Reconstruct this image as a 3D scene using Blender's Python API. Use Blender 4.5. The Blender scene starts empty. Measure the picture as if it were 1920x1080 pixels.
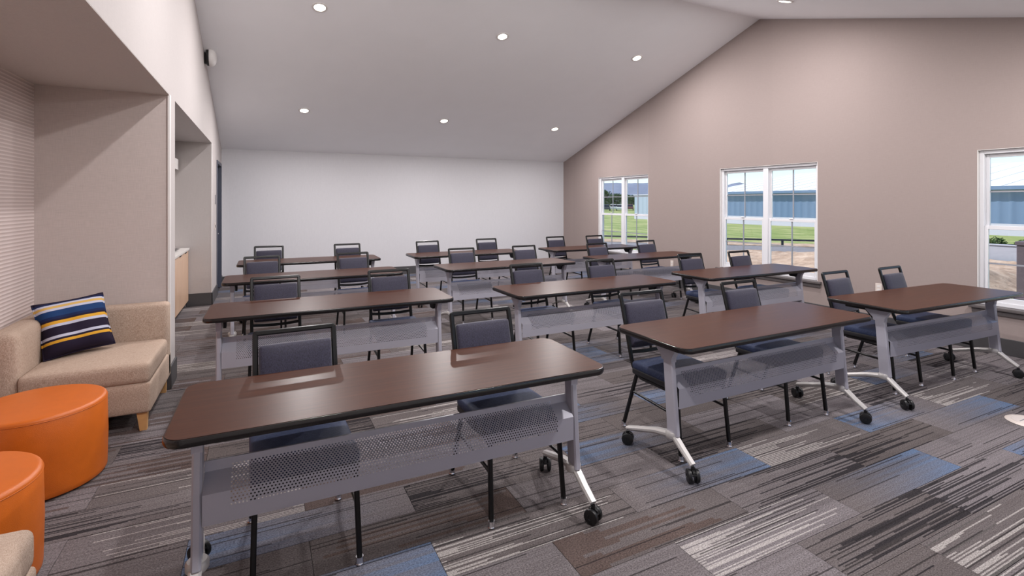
import bpy, bmesh, math, random
from mathutils import Vector, Matrix
R = math.radians
random.seed(7)
scene = bpy.context.scene
COL = scene.collection

# ------------------------------------------------------------------ camera
CAM_H = 1.5612
cam_d = bpy.data.cameras.new('camera'); cam = bpy.data.objects.new('camera', cam_d); COL.objects.link(cam)
F_PX = 947.45
cam_d.sensor_fit = 'HORIZONTAL'; cam_d.sensor_width = 36.0
cam_d.lens = 36.0 * F_PX / 1920.0
cam_d.shift_y = -(540 - 378.66) / 1920.0
cam_d.clip_start = 0.02; cam_d.clip_end = 9000
cam.location = (0, 0, CAM_H)
cam.rotation_euler = (R(90), 0, -0.45722)
scene.camera = cam

# ------------------------------------------------------------------ world, sun, exposure
vs = scene.view_settings
vs.view_transform = 'Standard'; vs.look = 'None'; vs.gamma = 1.0; vs.use_curve_mapping = False
vs.exposure = 0.12
w = bpy.data.worlds.new('sky'); scene.world = w; w.use_nodes = True
nt = w.node_tree; nt.nodes.clear()
wo = nt.nodes.new('ShaderNodeOutputWorld'); bg = nt.nodes.new('ShaderNodeBackground')
sky = nt.nodes.new('ShaderNodeTexSky'); sky.sky_type = 'NISHITA'
sky.sun_disc = False; sky.sun_elevation = R(52); sky.sun_rotation = R(305)
sky.air_density = 1.0; sky.dust_density = 0.8; sky.ozone_density = 1.5; sky.altitude = 1200
bg.inputs['Strength'].default_value = 0.20
nt.links.new(sky.outputs['Color'], bg.inputs['Color']); nt.links.new(bg.outputs[0], wo.inputs['Surface'])
sun_d = bpy.data.lights.new('sun', 'SUN'); sun_d.energy = 5.6; sun_d.angle = R(0.6); sun_d.color = (1, .95, .87)
sun = bpy.data.objects.new('sun', sun_d); COL.objects.link(sun)
sun.rotation_euler = Vector((0.50, -0.35, -0.80)).to_track_quat('-Z', 'Y').to_euler()
CAN_W = 45.0                      # each recessed can
CAN_COL = (1.0, 0.965, 0.965)

# ------------------------------------------------------------------ material helpers
def lin(c):
    return tuple(((v / 255) / 12.92 if v / 255 <= .04045 else ((v / 255 + .055) / 1.055) ** 2.4) for v in c) + (1,)
def new_mat(name):
    m = bpy.data.materials.new(name); m.use_nodes = True
    n = m.node_tree.nodes; b = n['Principled BSDF']
    return m, n, m.node_tree.links, b
def N(n, t, **kw):
    x = n.new(t)
    for k, v in kw.items(): setattr(x, k, v)
    return x
def math_n(n, l, op, a, b=None, c=None):
    x = n.new('ShaderNodeMath'); x.operation = op
    for i, v in enumerate((a, b, c)):
        if v is None: continue
        if isinstance(v, (int, float)): x.inputs[i].default_value = v
        else: l.new(v, x.inputs[i])
    return x.outputs[0]
def mix_c(n, l, fac, a, b, mode='MIX'):
    x = n.new('ShaderNodeMix'); x.data_type = 'RGBA'; x.blend_type = mode
    for s, v in ((x.inputs[0], fac), (x.inputs[6], a), (x.inputs[7], b)):
        if isinstance(v, (int, float)): s.default_value = v
        elif isinstance(v, tuple): s.default_value = v
        else: l.new(v, s)
    return x.outputs[2]
def simple(name, rgb, rough=.5, metal=0.0, spec=.5, noise=0.0, nscale=60, bump=0.0, bscale=300, coat=0.0):
    m, n, l, b = new_mat(name)
    b.inputs['Roughness'].default_value = rough; b.inputs['Metallic'].default_value = metal
    b.inputs['Specular IOR Level'].default_value = spec
    b.inputs['Coat Weight'].default_value = coat
    c = lin(rgb); tc = N(n, 'ShaderNodeTexCoord')
    if noise:
        t = N(n, 'ShaderNodeTexNoise'); t.inputs['Scale'].default_value = nscale; t.inputs['Detail'].default_value = 4
        l.new(tc.outputs['Object'], t.inputs['Vector'])
        lo = tuple(v * (1 - noise) for v in c[:3]) + (1,); hi = tuple(min(1, v * (1 + noise)) for v in c[:3]) + (1,)
        l.new(mix_c(n, l, t.outputs['Fac'], lo, hi), b.inputs['Base Color'])
    else: b.inputs['Base Color'].default_value = c
    if bump:
        t2 = N(n, 'ShaderNodeTexNoise'); t2.inputs['Scale'].default_value = bscale; t2.inputs['Detail'].default_value = 3
        l.new(tc.outputs['Object'], t2.inputs['Vector'])
        bp = N(n, 'ShaderNodeBump'); bp.inputs['Strength'].default_value = bump; bp.inputs['Distance'].default_value = .004
        l.new(t2.outputs['Fac'], bp.inputs['Height']); l.new(bp.outputs[0], b.inputs['Normal'])
    return m
def weave(name, c1, c2, scale, rough=.85, bump=.35, stretch=(1, 1, 1), c3=None, sheen=0.0, coord='Object'):
    """woven cloth: crossed fine noise threads"""
    m, n, l, b = new_mat(name); b.inputs['Roughness'].default_value = rough
    b.inputs['Specular IOR Level'].default_value = .25; b.inputs['Sheen Weight'].default_value = sheen
    tc = N(n, 'ShaderNodeTexCoord')
    outs = []
    for ax in range(2):
        mp = N(n, 'ShaderNodeMapping'); s = [scale * v for v in stretch]
        s[0 if ax else 2] *= .12
        if ax == 0: s[1] *= 1.0
        mp.inputs['Scale'].default_value = s; l.new(tc.outputs[coord], mp.inputs['Vector'])
        t = N(n, 'ShaderNodeTexNoise'); t.inputs['Scale'].default_value = 1; t.inputs['Detail'].default_value = 2
        l.new(mp.outputs[0], t.inputs['Vector']); outs.append(t.outputs['Fac'])
    f = math_n(n, l, 'ADD', outs[0], outs[1]); f = math_n(n, l, 'MULTIPLY_ADD', f, 2.2, -1.7)
    cr = N(n, 'ShaderNodeClamp'); l.new(f, cr.inputs[0])
    l.new(mix_c(n, l, cr.outputs[0], lin(c1), lin(c2)), b.inputs['Base Color'])
    bp = N(n, 'ShaderNodeBump'); bp.inputs['Strength'].default_value = bump; bp.inputs['Distance'].default_value = .002
    l.new(f, bp.inputs['Height']); l.new(bp.outputs[0], b.inputs['Normal'])
    return m
def wallpaper(name, rgb, seam_axis=None, var=.03, linen=.05):
    """vinyl wall covering: fine linen threads, strips of slightly different tone"""
    m, n, l, b = new_mat(name); b.inputs['Roughness'].default_value = .75; b.inputs['Specular IOR Level'].default_value = .25
    g = N(n, 'ShaderNodeNewGeometry'); sx = N(n, 'ShaderNodeSeparateXYZ'); l.new(g.outputs['Position'], sx.inputs[0])
    outs = []
    for sc in ((260, 260, 14), (16, 16, 260)):
        mp = N(n, 'ShaderNodeMapping'); mp.inputs['Scale'].default_value = sc; l.new(g.outputs['Position'], mp.inputs['Vector'])
        t = N(n, 'ShaderNodeTexNoise'); t.inputs['Scale'].default_value = 1; t.inputs['Detail'].default_value = 1
        l.new(mp.outputs[0], t.inputs['Vector']); outs.append(t.outputs['Fac'])
    f = math_n(n, l, 'ADD', outs[0], outs[1]); f = math_n(n, l, 'SUBTRACT', f, 1.0)
    k = math_n(n, l, 'MULTIPLY_ADD', f, linen * 2, 1.0)
    if seam_axis is not None:
        p = math_n(n, l, 'FLOOR', math_n(n, l, 'DIVIDE', math_n(n, l, 'ADD', sx.outputs[seam_axis], -3.698 + 13.45), 1.345))
        wn = N(n, 'ShaderNodeTexWhiteNoise', noise_dimensions='1D'); l.new(p, wn.inputs['W'])
        k2 = math_n(n, l, 'MULTIPLY_ADD', wn.outputs['Value'], var, 1.0 - var / 2)
        k = math_n(n, l, 'MULTIPLY', k, k2)
    vm = N(n, 'ShaderNodeVectorMath', operation='SCALE'); vm.inputs[0].default_value = lin(rgb)[:3]
    l.new(k, vm.inputs['Scale']); l.new(vm.outputs[0], b.inputs['Base Color'])
    bp = N(n, 'ShaderNodeBump'); bp.inputs['Strength'].default_value = .15; bp.inputs['Distance'].default_value = .001
    l.new(f, bp.inputs['Height']); l.new(bp.outputs[0], b.inputs['Normal'])
    return m

M = {}
M['wall_back'] = wallpaper('wall_covering_pale', (209, 208, 212), 0, .02)
M['wall_left'] = wallpaper('wall_covering_cream', (190, 183, 181), 1, .02)
M['wall_right'] = wallpaper('wall_covering_tan', (158, 144, 140), 1, .05)
M['wall_niche'] = wallpaper('wall_covering_linen', (194, 182, 178), None, 0, .10)
M['ceiling'] = simple('ceiling_paint', (246, 246, 249), .9, noise=.02, nscale=3, bump=.1, bscale=150)
M['soffit'] = simple('soffit_texture', (206, 200, 196), .95, noise=.05, nscale=60, bump=.9, bscale=110)
M['white_trim'] = simple('white_trim', (226, 222, 220), .45)
M['vinyl'] = simple('white_vinyl_frame', (226, 226, 230), .35)
M['muntin'] = simple('grey_muntin', (150, 152, 160), .4)
M['base'] = simple('charcoal_rubber_base', (72, 70, 72), .55, noise=.06)
M['sill'] = simple('grey_stone_sill', (98, 92, 92), .35, noise=.15, nscale=40)
M['door'] = simple('slate_painted_steel', (70, 74, 88), .4)
M['black_metal'] = simple('black_powder_coat', (13, 12, 13), .34, spec=.4, noise=.1)
M['bronze_metal'] = simple('dark_bronze_tube', (34, 30, 30), .3, metal=.0, spec=.6)
M['silver'] = simple('silver_powder_coat', (174, 172, 183), .32, metal=.15, noise=.03, nscale=200)
M['cast'] = simple('cast_aluminium_foot', (188, 184, 182), .36, metal=.2, noise=.03)
M['black_plastic'] = simple('black_plastic', (18, 18, 20), .42)
M['edge'] = simple('black_edge_band', (22, 19, 20), .22)
M['chrome'] = simple('chrome', (215, 215, 220), .15, metal=1.0)
M['orange'] = simple('orange_leather', (198, 98, 20), .38, noise=.10, nscale=18, bump=.25, bscale=350)
M['beige'] = weave('beige_tweed', (160, 135, 116), (206, 185, 169), 620, bump=.5)
M['foot_wood'] = simple('pale_beech', (206, 158, 104), .45, noise=.12, nscale=30)
M['counter'] = simple('white_quartz', (232, 228, 224), .25, noise=.02)
M['seat_fabric'] = weave('navy_chair_seat', (40, 48, 74), (68, 80, 114), 420, rough=.6, bump=.3)
M['seat_side'] = simple('black_seat_side', (24, 23, 28), .6)
M['plate'] = simple('ivory_plate', (220, 208, 200), .4)
M['grey_plate'] = simple('grey_sign_plate', (120, 118, 122), .4)
M['steel'] = simple('brushed_steel', (150, 148, 150), .3, metal=.9)
M['glow'] = None

def back_fabric():
    m, n, l, b = new_mat('slate_plum_chair_fabric'); b.inputs['Roughness'].default_value = .62
    b.inputs['Sheen Weight'].default_value = .25; b.inputs['Specular IOR Level'].default_value = .35
    tc = N(n, 'ShaderNodeTexCoord')
    mp = N(n, 'ShaderNodeMapping'); mp.inputs['Scale'].default_value = (420, 420, 46); l.new(tc.outputs['Object'], mp.inputs['Vector'])
    t = N(n, 'ShaderNodeTexNoise'); t.inputs['Scale'].default_value = 1; t.inputs['Detail'].default_value = 2; l.new(mp.outputs[0], t.inputs['Vector'])
    f = math_n(n, l, 'MULTIPLY_ADD', t.outputs['Fac'], 3.0, -1.0); c = N(n, 'ShaderNodeClamp'); l.new(f, c.inputs[0])
    l.new(mix_c(n, l, c.outputs[0], lin((30, 28, 44)), lin((56, 53, 73))), b.inputs['Base Color'])
    bp = N(n, 'ShaderNodeBump'); bp.inputs['Strength'].default_value = .3; bp.inputs['Distance'].default_value = .002
    l.new(t.outputs['Fac'], bp.inputs['Height']); l.new(bp.outputs[0], b.inputs['Normal'])
    return m
M['back_fabric'] = back_fabric()

def wood_laminate(name, c1, c2, rough, sc, axis=0, bump=0.02):
    m, n, l, b = new_mat(name); b.inputs['Roughness'].default_value = rough
    tc = N(n, 'ShaderNodeTexCoord'); mp = N(n, 'ShaderNodeMapping')
    s = [sc, sc, sc]; s[axis] = sc * .05
    mp.inputs['Scale'].default_value = s; l.new(tc.outputs['Object'], mp.inputs['Vector'])
    t = N(n, 'ShaderNodeTexNoise'); t.inputs['Scale'].default_value = 1; t.inputs['Detail'].default_value = 6; t.inputs['Roughness'].default_value = .65
    t.inputs['Distortion'].default_value = .4
    l.new(mp.outputs[0], t.inputs['Vector'])
    f = math_n(n, l, 'MULTIPLY_ADD', t.outputs['Fac'], 2.0, -.5); c = N(n, 'ShaderNodeClamp'); l.new(f, c.inputs[0])
    l.new(mix_c(n, l, c.outputs[0], lin(c1), lin(c2)), b.inputs['Base Color'])
    return m
M['walnut'] = wood_laminate('dark_walnut_laminate', (50, 27, 19), (74, 42, 28), .34, 45)
M['walnut'].node_tree.nodes['Principled BSDF'].inputs['Specular IOR Level'].default_value = .12
M['maple'] = wood_laminate('light_maple_veneer', (196, 160, 132), (216, 184, 158), .4, 40, axis=2)

def lined_paper():
    m, n, l, b = new_mat('ribbed_wall_covering'); b.inputs['Roughness'].default_value = .6
    g = N(n, 'ShaderNodeNewGeometry'); sx = N(n, 'ShaderNodeSeparateXYZ'); l.new(g.outputs['Position'], sx.inputs[0])
    s = math_n(n, l, 'SINE', math_n(n, l, 'MULTIPLY', sx.outputs[2], 2 * math.pi / .026))
    f = math_n(n, l, 'MULTIPLY_ADD', s, .5, .5); f2 = math_n(n, l, 'POWER', f, 3.0)
    l.new(mix_c(n, l, f2, lin((196, 180, 176)), lin((222, 208, 204))), b.inputs['Base Color'])
    bp = N(n, 'ShaderNodeBump'); bp.inputs['Strength'].default_value = .6; bp.inputs['Distance'].default_value = .004
    l.new(f, bp.inputs['Height']); l.new(bp.outputs[0], b.inputs['Normal'])
    return m
M['ribbed'] = lined_paper()

PL, PD = 1.0, 0.25                 # carpet plank length / depth
def carpet():
    """loop pile carpet planks: 1 m x 0.25 m, brick bond, random streaks that dissolve along each plank"""
    m, n, l, b = new_mat('carpet_planks'); b.inputs['Roughness'].default_value = .95; b.inputs['Specular IOR Level'].default_value = .1
    g = N(n, 'ShaderNodeNewGeometry'); sx = N(n, 'ShaderNodeSeparateXYZ'); l.new(g.outputs['Position'], sx.inputs[0])
    X, Y = sx.outputs[0], sx.outputs[1]
    row = math_n(n, l, 'FLOOR', math_n(n, l, 'DIVIDE', Y, PD))
    par = math_n(n, l, 'FLOORED_MODULO', row, 2.0)
    xs = math_n(n, l, 'SUBTRACT', math_n(n, l, 'SUBTRACT', X, .69), math_n(n, l, 'MULTIPLY', par, .5))
    colm = math_n(n, l, 'FLOOR', xs); u = math_n(n, l, 'SUBTRACT', xs, colm)
    v = math_n(n, l, 'SUBTRACT', math_n(n, l, 'DIVIDE', Y, PD), row)
    oi = N(n, 'ShaderNodeObjectInfo'); so = N(n, 'ShaderNodeSeparateColor'); l.new(oi.outputs['Color'], so.inputs[0])
    pid = N(n, 'ShaderNodeCombineXYZ'); l.new(row, pid.inputs[0]); l.new(colm, pid.inputs[1]); pid.inputs[2].default_value = 3.7
    h1 = N(n, 'ShaderNodeTexWhiteNoise', noise_dimensions='3D'); l.new(pid.outputs[0], h1.inputs['Vector'])
    hs = N(n, 'ShaderNodeSeparateColor'); l.new(h1.outputs['Color'], hs.inputs[0])
    rnd, dirr, kind = hs.outputs[0], hs.outputs[1], hs.outputs[2]
    # a plank may carry its own pattern number in its object colour (red < .95)
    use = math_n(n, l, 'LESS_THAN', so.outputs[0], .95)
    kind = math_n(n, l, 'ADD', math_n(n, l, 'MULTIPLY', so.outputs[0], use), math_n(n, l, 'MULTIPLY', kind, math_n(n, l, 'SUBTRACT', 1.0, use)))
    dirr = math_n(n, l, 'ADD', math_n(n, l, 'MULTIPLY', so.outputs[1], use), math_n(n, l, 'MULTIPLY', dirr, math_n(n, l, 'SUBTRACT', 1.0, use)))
    flip = math_n(n, l, 'GREATER_THAN', dirr, .5)
    uu = math_n(n, l, 'ABSOLUTE', math_n(n, l, 'SUBTRACT', flip, u))          # 0 at the dense end
    # rows of tufts
    def tuft(rows, seed):
        r = math_n(n, l, 'FLOOR', math_n(n, l, 'MULTIPLY', v, rows))
        c = N(n, 'ShaderNodeCombineXYZ'); l.new(r, c.inputs[0]); l.new(math_n(n, l, 'MULTIPLY', rnd, 91.7), c.inputs[1]); c.inputs[2].default_value = seed
        wn = N(n, 'ShaderNodeTexWhiteNoise', noise_dimensions='3D'); l.new(c.outputs[0], wn.inputs['Vector'])
        s = N(n, 'ShaderNodeSeparateColor'); l.new(wn.outputs['Color'], s.inputs[0]); return s.outputs
    a = tuft(38.0, 1.3); c2 = tuft(13.0, 7.1); d = tuft(38.0, 4.4)
    def band(val, lo, hi):
        return math_n(n, l, 'MULTIPLY', math_n(n, l, 'GREATER_THAN', val, lo), math_n(n, l, 'LESS_THAN', val, hi))
    # fine noise
    mp = N(n, 'ShaderNodeMapping'); mp.inputs['Scale'].default_value = (120, 190, 1); l.new(g.outputs['Position'], mp.inputs['Vector'])
    fn = N(n, 'ShaderNodeTexNoise'); fn.inputs['Scale'].default_value = 1; fn.inputs['Detail'].default_value = 3; fn.inputs['Roughness'].default_value = .75; l.new(mp.outputs[0], fn.inputs['Vector'])
    # base tone
    base = mix_c(n, l, rnd, lin((98, 91, 90)), lin((124, 118, 121)))
    base = mix_c(n, l, math_n(n, l, 'MULTIPLY', d[1], .30), base, lin((74, 66, 64)))
    # pattern masks
    len1 = math_n(n, l, 'POWER', a[0], 1.25)
    on1 = math_n(n, l, 'LESS_THAN', uu, len1)
    len2 = math_n(n, l, 'POWER', c2[0], 1.6); on2 = math_n(n, l, 'LESS_THAN', uu, len2)
    fade = math_n(n, l, 'POWER', math_n(n, l, 'SUBTRACT', 1.0, uu), 1.6)
    odd = math_n(n, l, 'FLOORED_MODULO', math_n(n, l, 'FLOOR', math_n(n, l, 'MULTIPLY', v, 38.0)), 2.0)
    sel = math_n(n, l, 'GREATER_THAN', math_n(n, l, 'MULTIPLY_ADD', odd, -.45, math_n(n, l, 'ADD', a[1], .25)), .42)
    wcream, wblack, wblue, wbrown = band(kind, -.1, .11), band(kind, .21, .40), band(kind, .42, .62), band(kind, .64, .82)
    mk = math_n(n, l, 'MULTIPLY', math_n(n, l, 'MULTIPLY', on1, sel), wcream)
    base = mix_c(n, l, math_n(n, l, 'MULTIPLY', mk, .55), base, lin((190, 184, 180)))
    mk = math_n(n, l, 'MULTIPLY', math_n(n, l, 'MULTIPLY', on1, sel), wblack)
    base = mix_c(n, l, math_n(n, l, 'MULTIPLY', mk, .85), base, lin((34, 32, 36)))
    mk = math_n(n, l, 'MULTIPLY', math_n(n, l, 'MULTIPLY', math_n(n, l, 'MULTIPLY', fade, math_n(n, l, 'MULTIPLY_ADD', c2[1], .6, .4)), wblue), .95)
    base = mix_c(n, l, mk, base, lin((92, 112, 142)))
    mk = math_n(n, l, 'MULTIPLY', math_n(n, l, 'MULTIPLY', on2, wbrown), .7)
    base = mix_c(n, l, mk, base, lin((84, 68, 62)))
    # thin dark pin lines everywhere
    pin = math_n(n, l, 'MULTIPLY', math_n(n, l, 'GREATER_THAN', d[0], .86), math_n(n, l, 'LESS_THAN', math_n(n, l, 'ABSOLUTE', math_n(n, l, 'SUBTRACT', u, d[2])), .33))
    base = mix_c(n, l, math_n(n, l, 'MULTIPLY', pin, .75), base, lin((40, 37, 38)))
    k = math_n(n, l, 'MAXIMUM', math_n(n, l, 'MULTIPLY_ADD', fn.outputs['Fac'], 3.2, -.6), .12)
    vm = N(n, 'ShaderNodeVectorMath', operation='SCALE'); l.new(base, vm.inputs[0]); l.new(k, vm.inputs['Scale'])
    l.new(vm.outputs[0], b.inputs['Base Color'])
    bp = N(n, 'ShaderNodeBump'); bp.inputs['Strength'].default_value = .6; bp.inputs['Distance'].default_value = .004
    l.new(fn.outputs['Fac'], bp.inputs['Height']); l.new(bp.outputs[0], b.inputs['Normal'])
    return m
M['carpet'] = carpet()

def glass_mat():
    m, n, l, b = new_mat('window_glass'); n.remove(b)
    tr = N(n, 'ShaderNodeBsdfTransparent'); tr.inputs[0].default_value = (.93, .96, .98, 1)
    gl = N(n, 'ShaderNodeBsdfGlossy'); gl.inputs['Roughness'].default_value = .02
    lw = N(n, 'ShaderNodeLayerWeight'); lw.inputs['Blend'].default_value = .5
    fr = math_n(n, l, 'MULTIPLY_ADD', math_n(n, l, 'POWER', lw.outputs['Facing'], 5.0), .9, .03)
    mx = N(n, 'ShaderNodeMixShader'); l.new(fr, mx.inputs[0]); l.new(tr.outputs[0], mx.inputs[1]); l.new(gl.outputs[0], mx.inputs[2])
    l.new(mx.outputs[0], n['Material Output'].inputs['Surface']); return m
M['glass'] = glass_mat()
def emit(name, col, s):
    m, n, l, b = new_mat(name); b.inputs['Base Color'].default_value = (.9, .9, .9, 1)
    b.inputs['Emission Color'].default_value = col + (1,); b.inputs['Emission Strength'].default_value = s; return m
M['glow'] = emit('lit_lens', (1, .9, .76), 9.0)

# ------------------------------------------------------------------ mesh helpers
class MB:
    def __init__(s): s.v = []; s.f = []; s.smooth = []
    def add(s, vs, fs, smooth=False):
        o = len(s.v); s.v += [tuple(p) for p in vs]
        for f in fs: s.f.append(tuple(i + o for i in f)); s.smooth.append(smooth)
        return s
    def box(s, x0, x1, y0, y1, z0, z1):
        p = [(x, y, z) for x in (x0, x1) for y in (y0, y1) for z in (z0, z1)]
        return s.add(p, [(0, 1, 3, 2), (4, 6, 7, 5), (0, 4, 5, 1), (2, 3, 7, 6), (0, 2, 6, 4), (1, 5, 7, 3)])
    def bbox(s, x0, x1, y0, y1, z0, z1, bev=.004, seg=2):
        bm = bmesh.new(); bmesh.ops.create_cube(bm, size=1)
        for v in bm.verts:
            v.co = Vector(((x0 + x1) / 2 + v.co.x * (x1 - x0), (y0 + y1) / 2 + v.co.y * (y1 - y0), (z0 + z1) / 2 + v.co.z * (z1 - z0)))
        bmesh.ops.bevel(bm, geom=list(bm.edges), offset=bev, segments=seg, profile=.5, affect='EDGES')
        return s.bm(bm, True)
    def bm(s, bm, smooth=False):
        bm.verts.index_update(); vs = [v.co.copy() for v in bm.verts]; fs = [[v.index for v in f.verts] for f in bm.faces]
        bm.free(); return s.add(vs, fs, smooth)
    def prism(s, poly, axis, a, b, smooth=False):
        """polygon in the two other axes, extruded along axis from a to b"""
        def P(p, t):
            return {'x': (t, p[0], p[1]), 'y': (p[0], t, p[1]), 'z': (p[0], p[1], t)}[axis]
        k = len(poly); vs = [P(p, a) for p in poly] + [P(p, b) for p in poly]
        s.add(vs, [tuple(range(k))[::-1], tuple(range(k, 2 * k))])
        o = len(s.v) - 2 * k
        for i in range(k):
            j = (i + 1) % k; s.f.append((o + i, o + j, o + k + j, o + k + i)); s.smooth.append(smooth)
        return s
    def sweep(s, path, prof, bn, cap=True, smooth=True, scales=None):
        """profile (list of (a,b)) swept along path; b-axis = bn, a-axis = bn x tangent"""
        path = [Vector(p) for p in path]; bn = Vector(bn).normalized(); k = len(prof); vs = []
        for i, p in enumerate(path):
            t = (path[min(i + 1, len(path) - 1)] - path[max(i - 1, 0)]).normalized(); nn = bn.cross(t).normalized()
            sc = scales[i] if scales else (1, 1)
            for a, b in prof: vs.append(p + nn * a * sc[0] + bn * b * sc[1])
        fs = []
        for i in range(len(path) - 1):
            for j in range(k):
                q = (j + 1) % k; fs.append((i * k + j, i * k + q, (i + 1) * k + q, (i + 1) * k + j))
        s.add(vs, fs, smooth)
        if cap: s.add([vs[j] for j in range(k)], [tuple(range(k))[::-1]]); s.add([vs[-k + j] for j in range(k)], [tuple(range(k))])
        return s
    def lathe(s, prof, c=(0, 0, 0), n=32, axis='z', smooth=True, arc=1.0):
        vs = []; k = len(prof)
        for i in range(n):
            a = 2 * math.pi * i / n
            for r, h in prof:
                p = (r * math.cos(a), r * math.sin(a), h)
                if axis == 'x': p = (p[2], p[0], p[1])
                elif axis == 'y': p = (p[1], p[2], p[0])
                vs.append((p[0] + c[0], p[1] + c[1], p[2] + c[2]))
        fs = []
        for i in range(n):
            q = (i + 1) % n
            for j in range(k - 1): fs.append((i * k + j, q * k + j, q * k + j + 1, i * k + j + 1))
        s.add(vs, fs, smooth)
        for e in (0, k - 1):
            if prof[e][0] > 1e-6:
                s.add([vs[i * k + e] for i in range(n)], [tuple(range(n)) if e else tuple(range(n))[::-1]])
        return s
    def build(s, name, mat, parent=None, weld=True, autosm=True):
        me = bpy.data.meshes.new(name); me.from_pydata(s.v, [], s.f)
        me.polygons.foreach_set('use_smooth', s.smooth)
        me.update()
        if weld:
            bm = bmesh.new(); bm.from_mesh(me); bmesh.ops.remove_doubles(bm, verts=bm.verts, dist=1e-5)
            bmesh.ops.recalc_face_normals(bm, faces=bm.faces); bm.to_mesh(me); bm.free()
        if autosm:
            try: me.set_sharp_from_angle(angle=R(38))
            except Exception: pass
        me.materials.append(mat if not isinstance(mat, str) else M[mat])
        o = bpy.data.objects.new(name, me); COL.objects.link(o)
        if parent: o.parent = parent
        return o
def sqprof(a, b=None, r=.004):
    b = b or a; a /= 2; b /= 2
    return [(-a + r, -b), (a - r, -b), (a, -b + r), (a, b - r), (a - r, b), (-a + r, b), (-a, b - r), (-a, -b + r)]
def ciprof(r, n=10): return [(r * math.cos(2 * math.pi * i / n), r * math.sin(2 * math.pi * i / n)) for i in range(n)]
def fillet(pts, rad, seg=6):
    pts = [Vector(p) for p in pts]; out = [pts[0]]
    for i in range(1, len(pts) - 1):
        r = rad[i - 1] if isinstance(rad, (list, tuple)) else rad
        a = (pts[i - 1] - pts[i]); c = (pts[i + 1] - pts[i]); la, lc = a.length, c.length; a.normalize(); c.normalize()
        ang = a.angle(c); t = min(r / math.tan(ang / 2), la * .49, lc * .49)
        p0 = pts[i] + a * t; p2 = pts[i] + c * t
        for k in range(seg + 1):
            q = k / seg; out.append(p0 * (1 - q) ** 2 + pts[i] * 2 * q * (1 - q) + p2 * q * q)
    out.append(pts[-1]); return out
def rrect(x0, x1, y0, y1, r, seg=7):
    out = []
    for cx, cy, a0 in ((x1 - r, y1 - r, 0), (x0 + r, y1 - r, 90), (x0 + r, y0 + r, 180), (x1 - r, y0 + r, 270)):
        for k in range(seg + 1):
            a = R(a0 + 90 * k / seg); out.append((cx + r * math.cos(a), cy + r * math.sin(a)))
    return out
def soft_box(w, d, h, r, n=6, k=3, puff=(0, 0, 0)):
    """rounded box centred on the origin with optional bulging faces"""
    mb = MB(); half = (w / 2, d / 2, h / 2)
    def coords(hh):
        e = [hh - r + r * math.sin(math.pi / 2 * i / k) for i in range(k + 1)]
        inner = [-(hh - r) + 2 * (hh - r) * i / n for i in range(n + 1)]
        return [-v for v in e[::-1]][:-1] + inner + e[1:]
    cs = [coords(v) for v in half]
    for ax in range(3):
        b, c = (ax + 1) % 3, (ax + 2) % 3
        for sg in (-1, 1):
            vs = []; fs = []
            for i, u in enumerate(cs[b]):
                for j, v in enumerate(cs[c]):
                    p = [0, 0, 0]; p[ax] = sg * half[ax]; p[b] = u; p[c] = v
                    q = [max(-(half[t] - r), min(half[t] - r, p[t])) for t in range(3)]
                    dv = Vector([p[t] - q[t] for t in range(3)])
                    if dv.length > 0: dv = dv.normalized() * r
                    o = [q[t] + dv[t] for t in range(3)]
                    for t in range(3):
                        if puff[t]:
                            e1, e2 = (t + 1) % 3, (t + 2) % 3
                            m = max(0, 1 - (o[e1] / half[e1]) ** 2) * max(0, 1 - (o[e2] / half[e2]) ** 2)
                            o[t] += puff[t] * m ** .5 * (o[t] / half[t])
                    vs.append(o)
            L = len(cs[c])
            for i in range(len(cs[b]) - 1):
                for j in range(L - 1):
                    f = (i * L + j, (i + 1) * L + j, (i + 1) * L + j + 1, i * L + j + 1)
                    fs.append(f if sg > 0 else f[::-1])
            mb.add(vs, fs, True)
    return mb
def xf(mb, mat):
    mb.v = [tuple(mat @ Vector(p)) for p in mb.v]; return mb
def tag(o, label=None, cat=None, group=None, kind=None):
    if label: o['label'] = label
    if cat: o['category'] = cat
    if group: o['group'] = group
    if kind: o['kind'] = kind
    return o
def empty(name, loc=(0, 0, 0), rz=0.0):
    o = bpy.data.objects.new(name, None); COL.objects.link(o); o.location = loc; o.rotation_euler = (0, 0, rz); o.empty_display_size = .1
    return o
CH = {}
def copy_tree(o, parent=None):
    c = o.copy(); COL.objects.link(c)
    if parent: c.parent = parent; c.matrix_parent_inverse = o.matrix_parent_inverse.copy()
    for ch in list(o.children): copy_tree(ch, c)
    return c
def struct(mb, name, mat, parent=None):
    o = mb.build(name, mat, parent)
    if not parent: o['kind'] = 'structure'
    return o

# ------------------------------------------------------------------ the room
XL, XR, YF, YB = -.703, 6.80, -.37, 10.875
RY, RZ, SL = 5.2525, 4.353, .3188          # ridge
HD = 2.455                                  # niche header height
TH = .16
def cz(y): return RZ - SL * abs(y - RY)
# floor slab and carpet planks
fl = MB().box(XL - 1.1, XR + TH, YF - TH, YB + TH, -.20, -.008)
floor = struct(fl, 'floor', 'base')
plank_me = None; rest = MB(); NP = 0
G = .0012
def plank_rows():
    r0 = int(math.floor(YF / PD)); r1 = int(math.ceil(YB / PD))
    for r in range(r0, r1):
        off = .69 + (.5 if r % 2 else 0)
        c0 = int(math.floor(-1.60 - off)) ; c1 = int(math.ceil(XR - off))
        for c in range(c0, c1):
            yield r, c, off + c, r * PD
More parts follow.
